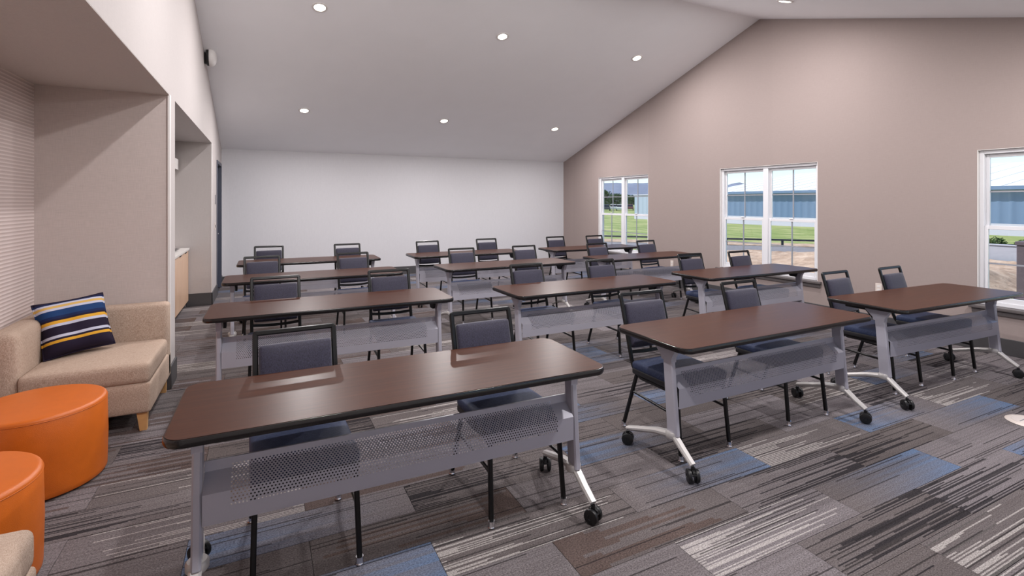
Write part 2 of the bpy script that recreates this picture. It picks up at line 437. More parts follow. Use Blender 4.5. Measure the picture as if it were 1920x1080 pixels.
# pattern numbers picked by eye for planks in the foreground (row, left x) -> (kind, direction)
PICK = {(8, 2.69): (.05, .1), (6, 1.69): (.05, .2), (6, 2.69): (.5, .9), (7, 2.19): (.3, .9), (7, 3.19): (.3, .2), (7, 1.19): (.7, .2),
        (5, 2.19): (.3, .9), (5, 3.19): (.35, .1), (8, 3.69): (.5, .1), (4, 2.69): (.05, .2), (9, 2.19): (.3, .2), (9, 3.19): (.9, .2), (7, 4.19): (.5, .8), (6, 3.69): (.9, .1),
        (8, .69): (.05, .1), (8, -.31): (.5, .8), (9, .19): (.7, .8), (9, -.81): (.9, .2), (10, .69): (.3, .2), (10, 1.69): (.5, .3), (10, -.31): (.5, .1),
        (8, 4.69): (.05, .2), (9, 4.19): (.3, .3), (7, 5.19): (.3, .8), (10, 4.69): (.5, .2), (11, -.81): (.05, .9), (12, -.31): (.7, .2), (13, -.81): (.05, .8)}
def clip_plank(x0, y0):
    xmin = XL if y0 > 10.9 or y0 < 1.2 else (-1.60 if y0 < 8.9 else XL)
    a = max(x0 + G, xmin); b_ = min(x0 + PL - G, XR); c = max(y0 + G, YF); d = min(y0 + PD - G, YB)
    return a, b_, c, d
full = MB().box(G, PL - G, G, PD - G, -.008, 0)
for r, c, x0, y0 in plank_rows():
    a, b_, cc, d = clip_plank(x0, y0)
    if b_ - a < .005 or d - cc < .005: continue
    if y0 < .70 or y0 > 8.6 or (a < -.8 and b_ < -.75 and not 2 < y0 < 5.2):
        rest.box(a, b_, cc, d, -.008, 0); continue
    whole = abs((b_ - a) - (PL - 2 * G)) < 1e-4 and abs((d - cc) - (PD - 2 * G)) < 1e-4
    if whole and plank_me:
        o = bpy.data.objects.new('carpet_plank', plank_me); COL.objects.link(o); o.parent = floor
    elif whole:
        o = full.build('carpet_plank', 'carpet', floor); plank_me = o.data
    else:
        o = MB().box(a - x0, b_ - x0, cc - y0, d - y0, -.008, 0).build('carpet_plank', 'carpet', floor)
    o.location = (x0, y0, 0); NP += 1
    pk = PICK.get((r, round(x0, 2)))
    if not pk and (x0 < .6 or x0 > 1.6):      # browner by sofa, bluer by windows: warm and cool light put into colour
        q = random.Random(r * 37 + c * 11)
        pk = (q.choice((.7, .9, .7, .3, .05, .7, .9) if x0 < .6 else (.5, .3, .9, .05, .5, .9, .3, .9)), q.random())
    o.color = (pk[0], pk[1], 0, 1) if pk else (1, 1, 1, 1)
o = rest.build('carpet_field', 'carpet', floor, weld=False); o['kind'] = 'stuff'

# ceiling: two slopes of a gable
for nm, y0, y1 in (('ceiling', YF - TH, RY), ('ceiling', RY, YB + TH)):
    poly = [(y0, cz(y0)), (y1, cz(y1)), (y1, cz(y1) + .16), (y0, cz(y0) + .16)]
    struct(MB().prism(poly, 'x', XL - TH, XR + TH), nm, 'ceiling')
def gable(y0, y1, z0):
    pts = [(y0, z0), (y1, z0), (y1, cz(y1) + .001)]
    if y0 < RY < y1: pts.append((RY, RZ + .001))
    pts.append((y0, cz(y0) + .001)); return pts
# back and front walls
struct(MB().box(XL - TH, XR + TH, YB, YB + TH, 0, cz(YB) + .05), 'wall_back', 'wall_back')
ADDED_WIN = [(1.30, 2.95), (4.30, 5.95)]  # openings for the added daylight windows, out of view
wf = MB(); px_ = XL - TH
for a, b in ADDED_WIN:
    wf.box(px_, a, YF - TH, YF, 0, cz(YF) + .05); wf.box(a, b, YF - TH, YF, 0, .475); wf.box(a, b, YF - TH, YF, 2.112, cz(YF) + .05); px_ = b
wf.box(px_, XR + TH, YF - TH, YF, 0, cz(YF) + .05)
struct(wf, 'wall_front', 'white_trim')
# left wall: header over both alcoves, pieces beside them
NX = -1.564                                # niche back
NY0, NY1, KY0, KY1 = 1.25, 5.05, 5.334, 8.886
DY0, DY1, DZ = 9.80, 10.66, 2.22
wl = MB()
wl.prism(gable(YF, NY0, 0), 'x', XL - TH, XL)
wl.prism(gable(NY0, KY1, HD), 'x', XL - TH, XL)
wl.prism(gable(KY1, DY0, 0), 'x', XL - TH, XL)
wl.prism(gable(DY0, DY1, DZ), 'x', XL - TH, XL)
wl.prism(gable(DY1, YB, 0), 'x', XL - TH, XL)
wl.box(-1.62, XL, NY1 + .02, KY0, 0, HD)                         # partition between niche and kitchenette
wl.box(-1.75, XL - TH, KY1, KY1 + .12, 0, HD)                   # end wall of the kitchenette
wl.box(-1.75, -1.64, KY0 - .1, KY1 + .1, 0, HD + .1)             # kitchenette back
struct(wl, 'wall_left', 'wall_left')
wn = MB().box(NX - .06, XL - .012, NY1, NY1 + .02, 0, HD); wn.box(NX - .1, XL - .012, NY0 - .02, NY0, 0, HD)
struct(wn, 'wall_niche', 'wall_niche')
struct(MB().box(NX - .1, NX, NY0 - .02, NY1 + .02, 0, HD), 'wall_niche_back', 'ribbed')
struct(MB().box(NX - .1, XL - TH, NY0, NY1 + .02, HD, HD + .08), 'ceiling_niche', 'soffit')
struct(MB().box(-1.75, XL - TH, NY1 + .02, KY1 + .12, HD, HD + .08), 'ceiling_kitchenette', 'wall_left')
struct(MB().box(XL - TH, XL - .001, NY0, NY1, HD - .004, HD + .002), 'trim_1', 'soffit')
# corner beads on the partition and header edges
t2 = MB().bbox(XL - .014, XL + .006, NY1 - .012, NY1 + .022, .16, HD, .003, 1)
struct(t2, 'trim_2', 'white_trim')
struct(MB().bbox(XL - .012, XL + .006, KY1 - .006, KY1 + .012, .16, HD, .003, 1), 'trim_3', 'white_trim')
# right wall with three window openings
WIN = [(7.745, 9.395), (4.355, 6.005), (.965, 2.635)]; WZ0, WZ1 = .475, 2.112
wr = MB(); segs = [YF - TH]
ys = sorted([a for a, b in WIN] + [b for a, b in WIN])
def slab(y0, y1, z0, z1=None):
    if z1 is None: wr.prism(gable(y0, y1, z0), 'x', XR, XR + TH)
    else: wr.box(XR, XR + TH, y0, y1, z0, z1)
prev = YF
for a, b in sorted(WIN):
    slab(prev, a, 0); slab(a, b, 0, WZ0); slab(a, b, WZ1); prev = b
slab(prev, YB, 0)
struct(wr, 'wall_right', 'wall_right')
# baseboards
def base_run(name, pieces):
    m = MB()
    for p in pieces: m.bbox(*p, .003, 1)
    return struct(m, name, 'base')
BH = .165
base_run('baseboard_right', [(XR - .014, XR, YF, YB, 0, BH)])
base_run('baseboard_back', [(XL, XR, YB - .014, YB, 0, BH)])
base_run('baseboard_left', [(XL, XL + .014, NY1 - .012, KY0 + .012, 0, .19), (XL - .20, XL + .014, NY1 - .014, NY1, 0, .19), (XL - .3, XL + .014, KY0, KY0 + .014, 0, .19),
                            (-1.03, XL + .014, KY1 - .014, KY1, 0, .19), (XL, XL + .014, KY1 - .014, DY0 - .05, 0, .19), (XL, XL + .014, DY1 + .05, YB, 0, .19)])

# windows: twin single-hung units, each sash with a cross of muntins
def window(name, y0, y1):
    root = empty(name, (XR, (y0 + y1) / 2, WZ0)); root['kind'] = 'structure'
    W2 = (y1 - y0) / 2; H = WZ1 - WZ0
    fr = MB()                                      # outer frame inside the reveal
    xa, xb = .035, .115
    fr.bbox(xa, xb, -W2 + .0065, -W2 + .045, .0045, H - .0065, .004, 1); fr.bbox(xa, xb, W2 - .045, W2 - .0065, .0045, H - .0065, .004, 1)
    for ya, yb in ((-W2 + .045, -.042), (.042, W2 - .045)):
        fr.bbox(xa, xb, ya, yb, H - .045, H - .0065, .002, 1); fr.bbox(xa, xb, ya, yb, .0045, .045, .002, 1)
    fr.bbox(xa - .004, xb, -.042, .042, .0045, H - .0065, .004, 1)
    fr.build('window_frame', 'vinyl', root)
    # painted reveal
    rv = MB(); e_ = .0008; rv.box(.001, TH - .002, -W2 + e_, -W2 + .006, .0043, H - .0062); rv.box(.001, TH - .002, W2 - .006, W2 - e_, .0043, H - .0062); rv.box(.001, TH - .002, -W2 + e_, W2 - e_, H - .006, H - e_); rv.box(.052, TH - .002, -W2 + e_, W2 - e_, e_, .004)
    rv.build('reveal', 'white_trim', root)
    mid = H * .50
    for s in (-1, 1):
        a, b = (-W2 + .045, -.042) if s < 0 else (.042, W2 - .045)
        for q, (z0, z1) in enumerate(((.045, mid + .02), (mid - .02, H - .045))):
            x0 = .046 if q == 0 else .078
            m = MB(); t = .030
            m.bbox(x0, x0 + .028, a, a + t, z0, z1, .003, 1); m.bbox(x0, x0 + .028, b - t, b, z0, z1, .003, 1)
            m.bbox(x0 + .0005, x0 + .0275, a + t, b - t, z0, z0 + (.04 if q else .05), .002, 1); m.bbox(x0 + .0005, x0 + .0275, a + t, b - t, z1 - (.04), z1, .002, 1)
            sash = m.build('sash', 'vinyl', root)
            cm, zm = (a + b) / 2, (z0 + z1) / 2
            mu = MB(); mu.box(x0 + .008, x0 + .02, cm - .008, cm + .008, z0 + .03, z1 - .03); mu.box(x0 + .009, x0 + .019, a + .02, b - .02, zm - .008, zm + .008)
            mu.build('muntin', 'muntin', sash)
            pane0 = [(a + t, cm - .009), (cm + .009, b - t)]; panez = [(z0 + .05, zm - .009), (zm + .009, z1 - .04)]
            for (pa, pb) in pane0:
                for (za, zb) in panez:
                    MB().box(x0 + .012, x0 + .016, pa - .006, pb + .006, za - .006, zb + .006).build('pane', 'glass', sash)
        lk = MB().bbox(.035, .052, (a + b) / 2 - .03, (a + b) / 2 + .03, mid + .018, mid + .032, .003, 1); lk.build('latch', 'vinyl', root)
    # sill with apron
    sl = MB().bbox(-.045, -.0005, -W2 - .06, W2 + .06, -.032, .002, .005, 2); sl.box(-.003, .051, -W2 + .001, W2 - .001, .0003, .0035); sl.build('window_sill', 'sill', root)
    MB().bbox(-.018, 0, -W2 - .04, W2 + .04, -.085, -.032, .003, 1).build('apron', 'sill', root)
    return root
for i, (a, b) in enumerate(WIN): window('window_%d' % (i + 1), a, b)
for i, (a, b) in enumerate(ADDED_WIN):                 # added, unseen windows behind the camera for cool daylight, same units
    wv_ = window('window_%d' % (i + 4), a, b); wv_.location = ((a + b) / 2, YF, WZ0); wv_.rotation_euler = (0, 0, R(-90))

# door at the far end of the left wall
dr = empty('door_1', (XL, (DY0 + DY1) / 2, 0)); dr['kind'] = 'structure'
hw = (DY1 - DY0) / 2
m = MB(); m.bbox(-TH, .016, -hw - .045, -hw + .012, 0, DZ + .045, .004, 1); m.bbox(-TH, .016, hw - .012, hw + .045, 0, DZ + .045, .004, 1); m.bbox(-TH, .016, -hw + .012, hw - .012, DZ - .012, DZ + .045, .004, 1)
m.build('door_frame', 'door', dr)
lf = MB().bbox(-.085, -.045, -hw + .016, hw - .016, .01, DZ - .016, .003, 1).build('door_leaf', 'door', dr)
hm = MB(); hm.lathe([(.028, 0), (.028, .012), (.010, .016), (.010, .05)], (-.045, -hw + .08, 1.02), 14, 'x'); hm.bbox(.0, .014, -hw + .07, -hw + .20, 1.01, 1.03, .004, 1)
hm.build('door_handle', 'steel', lf)

# ------------------------------------------------------------------ wall fittings
def plate(name, label, cat, x, y, z, nx, mat='plate', w=.072, h=.118, extra=None, group=None):
    o = empty(name, (x, y, z)); sgn = nx
    a, b = (0, .006) if sgn > 0 else (-.006, 0)
    MB().bbox(a, b, -w / 2, w / 2, -h / 2, h / 2, .002, 1).build('cover', mat, o)
    if extra == 'outlet':
        for dz in (-.022, .022):
            MB().bbox(min(a, b) - .0015 if sgn < 0 else b - .001, a + .001 if sgn < 0 else b + .0015, -.016, .016, dz - .013, dz + .013, .001, 1).build('socket', 'white_trim', o)
    if extra == 'switch':
        MB().bbox(b - .001, b + .006, -.012, .012, -.022, .022, .002, 1).build('toggle', 'black_plastic', o)
    return tag(o, label, cat, group)
plate('wall_outlet', 'ivory wall outlet on tan wall behind the nearest right-hand chairs', 'outlet', XR, 3.59, .50, -1, extra='outlet')
plate('wall_outlet', 'ivory wall outlet on tan wall between the two far windows', 'outlet', XR, 7.10, .42, -1, extra='outlet')
plate('room_sign', 'small grey room sign plate beside the slate door frame', 'sign', XL, 9.50, 1.60, 1, 'grey_plate', .12, .15)
plate('light_switch', 'small light switch plate with black toggle beside the slate door', 'switch', XL, 9.42, 1.17, 1, 'plate', .075, .12, extra='switch')
# round speaker high on the left wall
sp = empty('wall_speaker', (XL, 7.83, 3.50))
tag(sp, 'round white speaker on a black bracket high on the left wall', 'speaker')
MB().lathe([(.0, .050), (.112, .050), (.128, .060), (.132, .080), (.124, .105), (.095, .128), (.05, .140), (.0, .143)], n=40, axis='x').build('housing', 'white_trim', sp)
MB().lathe([(.0, .028), (.118, .028), (.124, .040), (.122, .056), (0, .056)], n=36, axis='x').build('back_ring', 'black_plastic', sp)
MB().bbox(0, .03, -.035, .035, -.10, .10, .004, 1).build('bracket', 'black_plastic', sp)
# flush round floor box at the right
fb = empty('floor_box', (4.865, 1.59, 0)); tag(fb, 'round white floor outlet cover set in the carpet at right edge', 'floor outlet')
MB().lathe([(0, 0), (.125, 0), (.130, .003), (.122, .008), (.100, .009), (.098, .007), (.094, .007), (.092, .0095), (0, .0095)], n=48).build('cover', 'plate', fb)
mm = MB(); mm.bbox(-.06, .06, -.012, .012, .0085, .0110, .001, 1); mm.build('flap', 'grey_plate', fb)
MB().bbox(-.06, .06, .03, .036, .0085, .0108, .001, 1).build('slot', 'grey_plate', fb)

# ------------------------------------------------------------------ recessed ceiling cans
def can(x, y, label):
    z = cz(y); sg = 1 if y > RY else -1
    o = empty('recessed_downlight', (x, y, z)); ang = -math.atan(SL) * sg
    o.rotation_euler = (ang, 0, 0)
    tag(o, label, 'ceiling light', 'recessed ceiling lights')
    MB().lathe([(.066, .002), (.066, -.006), (.078, -.010), (.092, -.006), (.094, .002)], n=36).build('trim_ring', 'white_trim', o)
    MB().lathe([(0, -.004), (.060, -.004), (.066, -.002), (.066, .001), (0, .001)], n=36).build('lens', 'glow', o)
    ld = bpy.data.lights.new('can_lamp', 'AREA'); ld.shape = 'DISK'; ld.size = .12; ld.energy = CAN_W; ld.color = CAN_COL
    lo = bpy.data.objects.new('can_lamp', ld); COL.objects.link(lo); lo.parent = o; lo.location = (0, 0, -.016); lo.rotation_euler = (0, 0, 0)
CX = (.617, 3.078, 5.526); CY = (9.18, 6.565, 3.93, 1.32)
rown = ('row nearest the back wall', 'row just behind the ridge', 'row just before the ridge', 'row above the camera')
coln = ('left', 'middle', 'right')
for j, y in enumerate(CY):
    for i, x in enumerate(CX):
        can(x, y, 'lit round recessed ceiling light, %s one in the %s' % (coln[i], rown[j]))

# ------------------------------------------------------------------ training tables
TW, TD, TZ = 1.829, .6096, .752
def perforated_panel():
    """bent modesty panel with real round holes: flange, sloping tray, face"""
    L = 1.618; pts = [(-.078, .560), (-.078, .522), (-.153, .470), (-.153, .356)]       # (y, z)
    seg = [0]; 
    for i in range(3): seg.append(seg[-1] + math.dist(pts[i], pts[i + 1]))
    def at(s):
        for i in range(3):
            if s <= seg[i + 1] + 1e-9:
                t = (s - seg[i]) / (seg[i + 1] - seg[i]); return (pts[i][0] * (1 - t) + pts[i + 1][0] * t, pts[i][1] * (1 - t) + pts[i + 1][1] * t)
        return pts[-1]
    px = .0132; x0, x1 = -.72, .72; nx = int((x1 - x0) / px); px = (x1 - x0) / nx
    zones = [(seg[0] + .022, seg[1], 2), (seg[1], seg[2], 10), (seg[2], seg[2] + .060, 5)]
    mb = MB(); th = .0014; hr = .0037
    def quad(xa, xb, sa, sb):
        for o in (0, th):
            ya, za = at(sa); yb, zb = at(sb)
            mb.add([(xa, ya + o, za), (xb, ya + o, za), (xb, yb + o, zb), (xa, yb + o, zb)], [(0, 1, 2, 3)])
    def cell(xa, xb, sa, sb, hx):
        sm = (sa + sb) / 2
        outer = [(xa, sa), (hx, sa), (xb, sa), (xb, sm), (xb, sb), (hx, sb), (xa, sb), (xa, sm)]
        inner = [(hx + hr * math.cos(R(a)), sm + hr * math.sin(R(a))) for a in (225, 270, 315, 0, 45, 90, 135, 180)]
        vs = []
        for o in (0, th):
            for (x, s) in outer + inner:
                y, z = at(s); vs.append((x, y + o, z))
        fs = []
        for i in range(8):
            j = (i + 1) % 8
            fs.append((i, j, 8 + j, 8 + i)); fs.append((16 + i, 16 + 8 + i, 16 + 8 + j, 16 + j)); fs.append((8 + i, 8 + j, 24 + j, 24 + i))
        mb.add(vs, fs)
    row = 0
    for (sa, sb, k) in zones:
        for q in range(k):
            a, b = sa + (sb - sa) * q / k, sa + (sb - sa) * (q + 1) / k; odd = row % 2; row += 1
            if odd: quad(x0, x0 + px / 2, a, b); quad(x1 - px / 2, x1, a, b)
            for i in range(nx - (1 if odd else 0)):
                xa = x0 + px * i + (px / 2 if odd else 0); cell(xa, xa + px, a, b, xa + px / 2)
    # plain margins
    for (xa, xb) in ((-L / 2, x0), (x1, L / 2)):
        for i in range(3): quad(xa, xb, seg[i], seg[i + 1])
    quad(x0, x1, seg[0], seg[0] + .022); quad(x0, x1, seg[2] + .060, seg[3])
    # hems
    mb.box(-L / 2, L / 2, -.080, -.071, .556, .563); mb.box(-L / 2, L / 2, -.1535, -.134, .354, .3575)
    return mb
def make_table():
    root = empty('training_table')
    hx, hy = TW / 2, TD / 2; r = .065
    top = MB(); poly = rrect(-hx + .003, hx - .003, -hy + .003, hy - .003, r)
    top.prism(poly, 'z', TZ - .030, TZ); top.build('tabletop', 'walnut', root)
    eb = MB(); prof = [(0, TZ - .0315), (.004, TZ - .031), (.0065, TZ - .025), (.0075, TZ - .016), (.0065, TZ - .007), (.004, TZ - .0018), (0, TZ - .0012)]
    k = len(prof); ring = rrect(-hx + .003, hx - .003, -hy + .003, hy - .003, r); n = len(ring); vs = []
    for i, p in enumerate(ring):
        a, b = ring[i - 1], ring[(i + 1) % n]; t = Vector((b[0] - a[0], b[1] - a[1])).normalized(); nn = Vector((t.y, -t.x))
        for o, z in prof: vs.append((p[0] + nn.x * (o - .0005), p[1] + nn.y * (o - .0005), z))
    fs = [(i * k + j, ((i + 1) % n) * k + j, ((i + 1) % n) * k + j + 1, i * k + j + 1) for i in range(n) for j in range(k - 1)]
    eb.add(vs, fs, True); eb.build('edge_band', 'edge', root)
    LX = .828
    for s in (-1, 1):
        # leaning flat column
        path = [(s * LX, -.090, .668), (s * LX, -.130, .200)]
        col = MB().sweep(path, sqprof(.072, .034, .007), (1, 0, 0), scales=[(1, 1), (1.12, 1)])
        c = col.build('column', 'silver', root)
        # flared yoke
        y = MB(); pl = [(-.165, .720), (.015, .720), (.015, .706), (-.044, .650), (-.050, .628), (-.130, .622), (-.132, .650), (-.165, .706)]
        y.prism(pl, 'x', s * LX - .019, s * LX + .019); y.build('yoke', 'silver', c)
        # black fold bracket and flip bar under the top
        b = MB(); b.bbox(s * (LX - .035) - .011, s * (LX - .035) + .011, -.14, .20, .684, .7205, .004, 1)
        b.prism([(-.11, .70), (.05, .70), (-.01, .632), (-.08, .632)], 'x', s * (LX - .035) - .010, s * (LX - .035) + .010)
        b.build('fold_bracket', 'black_metal', root)
        # foot: two arms from a hub
        hubz = .200
        f = MB(); f.lathe([(0, -.020), (.034, -.020), (.040, -.012), (.040, .012), (.034, .020), (0, .020)], (s * LX, -.120, hubz), 20)
        ft = f.build('foot_hub', 'cast', root)
        pf = [(s * LX, -.100, hubz + .004), (s * (LX + .003), -.135, hubz + .002), (s * (LX + .006), -.215, .142), (s * (LX + .010), -.285, .096)]
        pr = [(s * LX, -.10, hubz - .004), (s * (LX + .012), .0, hubz - .022), (s * (LX + .027), .17, .124), (s * (LX + .034), .236, .104)]
        for p in (pf, pr):
            q = []
            for i in range(len(p) - 1):
                for t in (0, .34, .67): q.append(Vector(p[i]).lerp(Vector(p[i + 1]), t))
            q.append(Vector(p[-1])); nq = len(q)
            MB().sweep(q, sqprof(.030, .050, .010), (1, 0, 0), scales=[(1.25 - .45 * i / nq, 1 - .25 * i / nq) for i in range(nq)]).build('foot_arm', 'cast', root)
        for (cx, cy, rz) in ((s * (LX + .010), -.284, 28 * s), (s * (LX + .034), .238, -35 * s + 10)):
            h = MB(); h.lathe([(0, .086), (.011, .086), (.011, .060), (0, .060)], n=12)
            h.prism([(-.030, .050), (-.026, .066), (-.008, .074), (.016, .070), (.030, .050), (.028, .030), (.0, .038)], 'x', -.007, .007)
            h.bbox(-.026, .026, -.030, -.012, .046, .056, .003, 1)
            ca = h.build('caster', 'black_plastic', root); ca.location = (cx, cy, 0); ca.rotation_euler = (0, 0, R(rz))
            for e in (-1, 1):
                wv = MB().lathe([(0, -.012), (.024, -.012), (.035, -.009), (.0375, 0), (.035, .009), (.024, .012), (.012, .012), (.011, .009), (0, .009)], n=22, axis='x')
                if e < 0: wv.v = [(-a, b, c) for a, b, c in wv.v]
                wo_ = wv.build('wheel', 'black_plastic', ca); wo_.location = (e * .0215, 0, .0375)
    perforated_panel().build('modesty_panel', 'silver', root, weld=False, autosm=False)
    # release bar under the top
    MB().sweep([(-.78, .13, .700), (.78, .13, .700)], ciprof(.008, 8), (0, 0, 1)).build('release_bar', 'black_metal', root)
    return root

# ------------------------------------------------------------------ stacking chairs
def make_chair():
    root = empty('stacking_chair')
    wx = .186
    sp_ = sqprof(.024, .022, .005)
    bf = MB()
    # back frame: one bent hoop
    def back_y(z): return .205 + (z - .46) * .285
    hoop = fillet([(-wx, back_y(.47), .47), (-wx, back_y(.902), .902), (wx, back_y(.902), .902), (wx, back_y(.47), .47)], .007, 3)
    bn = Vector((0, 1, -.285)).normalized()
    bf.sweep(hoop, sqprof(.026, .022, .005), bn); bf.build('back_frame', 'black_metal', root)
    # lower cross rail, slightly bowed
    pts = [(-wx + .01 + (2 * wx - .02) * i / 8, back_y(.525) - .0 + .012 * (1 - ((i - 4) / 4) ** 2), .525 - .012 * (1 - ((i - 4) / 4) ** 2)) for i in range(9)]
    MB().sweep(pts, sqprof(.024, .016, .004), bn).build('cross_rail', 'black_metal', root)
    # padded back
    pad = soft_box(.342, .042, .305, .016, n=6, k=3, puff=(0, .010, .004))
    mt = Matrix.Translation((0, back_y(.697) - .006, .697)) @ Matrix.Rotation(-math.atan(.285), 4, 'X')
    xf(pad, mt).build('backrest', 'back_fabric', root)
    # seat
    st = soft_box(.43, .43, .052, .020, n=6, k=3, puff=(0, 0, .008)); xf(st, Matrix.Translation((0, -.035, .455))); st.build('seat', 'seat_fabric', root)
    sb = soft_box(.425, .425, .040, .010, n=3, k=2); xf(sb, Matrix.Translation((0, -.035, .416))); sb.build('seat_base', 'seat_side', root)
    for s in (-1, 1):
        side = fillet([(s * wx, back_y(.50), .50), (s * wx, back_y(.44) - .01, .425), (s * (wx + .004), .11, .382), (s * (wx + .008), -.232, .388)], [.07, .06], 6)
        MB().sweep(side, sp_, (1, 0, 0)).build('side_rail', 'black_metal', root)
        rl = MB().sweep([(s * (wx + .006), .150, .392), (s * (wx + .018), .268, .028)], sp_, (1, 0, 0)).build('leg', 'black_metal', root)
        g1 = MB().lathe([(0, 0), (.017, 0), (.019, .006), (.016, .012), (.0165, .034), (0, .034)], (s * (wx + .018), .272, 0), 12).build('glide', 'chrome', rl)
        fl_ = MB().sweep([(s * (wx + .010), -.228, .398), (s * (wx + .020), -.266, .028)], sp_, (1, 0, 0)).build('leg', 'black_metal', root)
        MB().lathe([(0, 0), (.017, 0), (.019, .006), (.016, .012), (.0165, .034), (0, .034)], (s * (wx + .020), -.268, 0), 12).build('glide', 'chrome', fl_)
        MB().sweep([(s * (wx + .013), -.244, .250), (s * (wx + .010), .190, .270)], sqprof(.016, .016, .004), (1, 0, 0)).build('stretcher', 'black_metal', root)
    MB().sweep([(-wx - .01, -.225, .388), (wx + .01, -.225, .388)], sqprof(.022, .022, .004), (0, 0, 1)).build('front_rail', 'black_metal', root)
    MB().sweep([(-wx - .004, .14, .384), (wx + .004, .14, .384)], sqprof(.020, .020, .004), (0, 0, 1)).build('rear_rail', 'black_metal', root)
    return root

# front-left corner x, front edge y, turn
TABLES = [[(-.312, 2.039, -.0151), (2.0679, 2.057, .0133), (4.2658, 2.079, -.0328)],
          [(-.380, 4.051, -.0141), (1.963, 3.837, .0103), (4.225, 3.850, .000)],
          [(-.375, 5.765, .000), (1.968, 5.715, .004), (4.255, 5.690, .010)],
          [(-.310, 7.345, -.008), (2.005, 7.280, .004), (4.340, 7.210, .000)]]
# chair centre x and y of its backrest top
CHAIRS = [[(.159, 2.84, .05), (1.182, 2.82, .03), (2.462, 2.88, 0), (3.500, 2.91, -.02), (4.800, 2.91, .03), (5.640, 2.875, .05)],
          [(.102, 4.87, .03), (1.074, 4.875, -.03), (2.494, 4.71, .06), (3.422, 4.69, .05), (4.803, 4.72, -.04), (5.656, 4.69, .02)],
          [(.006, 6.75, .10), (1.038, 6.72, .05), (2.505, 6.70, .03), (3.500, 6.70, .05), (4.720, 6.56, .03), (5.803, 6.67, .05)],
          [(.074, 8.28, .0), (1.179, 8.19, .05), (2.458, 8.17, .05), (3.552, 8.24, .05), (4.930, 8.17, .05), (5.766, 8.10, .05)]]
ROW = ('front row', 'second row', 'third row', 'rearmost row')
CL = ('left column', 'middle column', 'right column by the windows')
tproto = make_table(); cproto = make_chair()
tag(tproto, 'x', 'table', 'folding training tables in rows'); tag(cproto, 'x', 'chair', 'stacking chairs behind the tables')
first = True
for r in range(4):
    for c in range(3):
        x, y, a = TABLES[r][c]
        t = tproto if first else copy_tree(tproto)
        ex = Vector((math.cos(a), math.sin(a))); ey = Vector((-math.sin(a), math.cos(a)))
        p = Vector((x, y)) + ex * TW / 2 + ey * TD / 2
        t.location = (p.x, p.y, 0); t.rotation_euler = (0, 0, a)
        t['label'] = 'dark walnut table on silver wheeled legs, %s, %s' % (ROW[r], CL[c])
        for k in range(2):
            cx, cy, ca = CHAIRS[r][c * 2 + k]
            ch = cproto if first and k == 0 else copy_tree(cproto)
            ch.location = (cx, cy - .331, 0); ch.rotation_euler = (0, 0, ca * .6)
            ch['label'] = 'black framed chair with plum-grey pad, %s seat at %s table, %s' % (('left', 'right')[k], ROW[r], ('left column', 'middle column', 'window column')[c])
        first = False

# ------------------------------------------------------------------ sofa corner, ottomans, pillow
def corner_chair(name, label, x0, x1, y0, y1, mirror=False):
    """square corner seat with a back on the wall side and a back on one end"""
    o = empty(name, ((x0 + x1) / 2, (y0 + y1) / 2, 0)); tag(o, label, 'sofa')
    w, d = x1 - x0, y1 - y0; my = -1 if mirror else 1
    b = soft_box(w, d, .205, .02, n=4, k=2); xf(b, Matrix.Translation((0, 0, .125 + .1025))); b.build('base', 'beige', o)
    bt = .13
    rb = soft_box(w, bt, .62, .035, n=5, k=3, puff=(0, .008, 0)); xf(rb, Matrix.Translation((0, my * (d / 2 - bt / 2), .125 + .31))); rb.build('backrest', 'beige', o)
    lb = soft_box(bt + .03, d - .01, .62, .05, n=5, k=3, puff=(.012, 0, 0)); xf(lb, Matrix.Translation((-w / 2 + (bt + .03) / 2, 0, .125 + .31))); lb.build('backrest', 'beige', o)
    cw, cd = w - bt - .035, d - bt - .005
    cu = soft_box(cw, cd, .135, .032, n=7, k=3, puff=(.004, .004, .014)); xf(cu, Matrix.Translation((w / 2 - cw / 2 - .004, -my * (d / 2 - cd / 2 - .002), .395))); cu.build('seat_cushion', 'beige', o)
    for sx in (-1, 1):
        for sy in (-1, 1):
            f = MB(); a, c = .030, .020; X, Y = sx * (w / 2 - .055), sy * (d / 2 - .055)
            f.add([(X - a, Y - a, .127), (X + a, Y - a, .127), (X + a, Y + a, .127), (X - a, Y + a, .127), (X - c + sx * .008, Y - c + sy * .008, 0), (X + c + sx * .008, Y - c + sy * .008, 0), (X + c + sx * .008, Y + c + sy * .008, 0), (X - c + sx * .008, Y + c + sy * .008, 0)],
                  [(0, 1, 2, 3), (4, 7, 6, 5), (0, 4, 5, 1), (1, 5, 6, 2), (2, 6, 7, 3), (3, 7, 4, 0)])
            f.build('leg', 'foot_wood', o)
    return o
corner_chair('corner_sofa', 'beige tweed corner sofa seat holding the striped pillow', NX + .02, -.690, 4.185, 5.03)
corner_chair('corner_sofa', 'beige tweed sofa seat cut off at the bottom left', NX + .02, -.690, 1.42, 2.265, mirror=True)
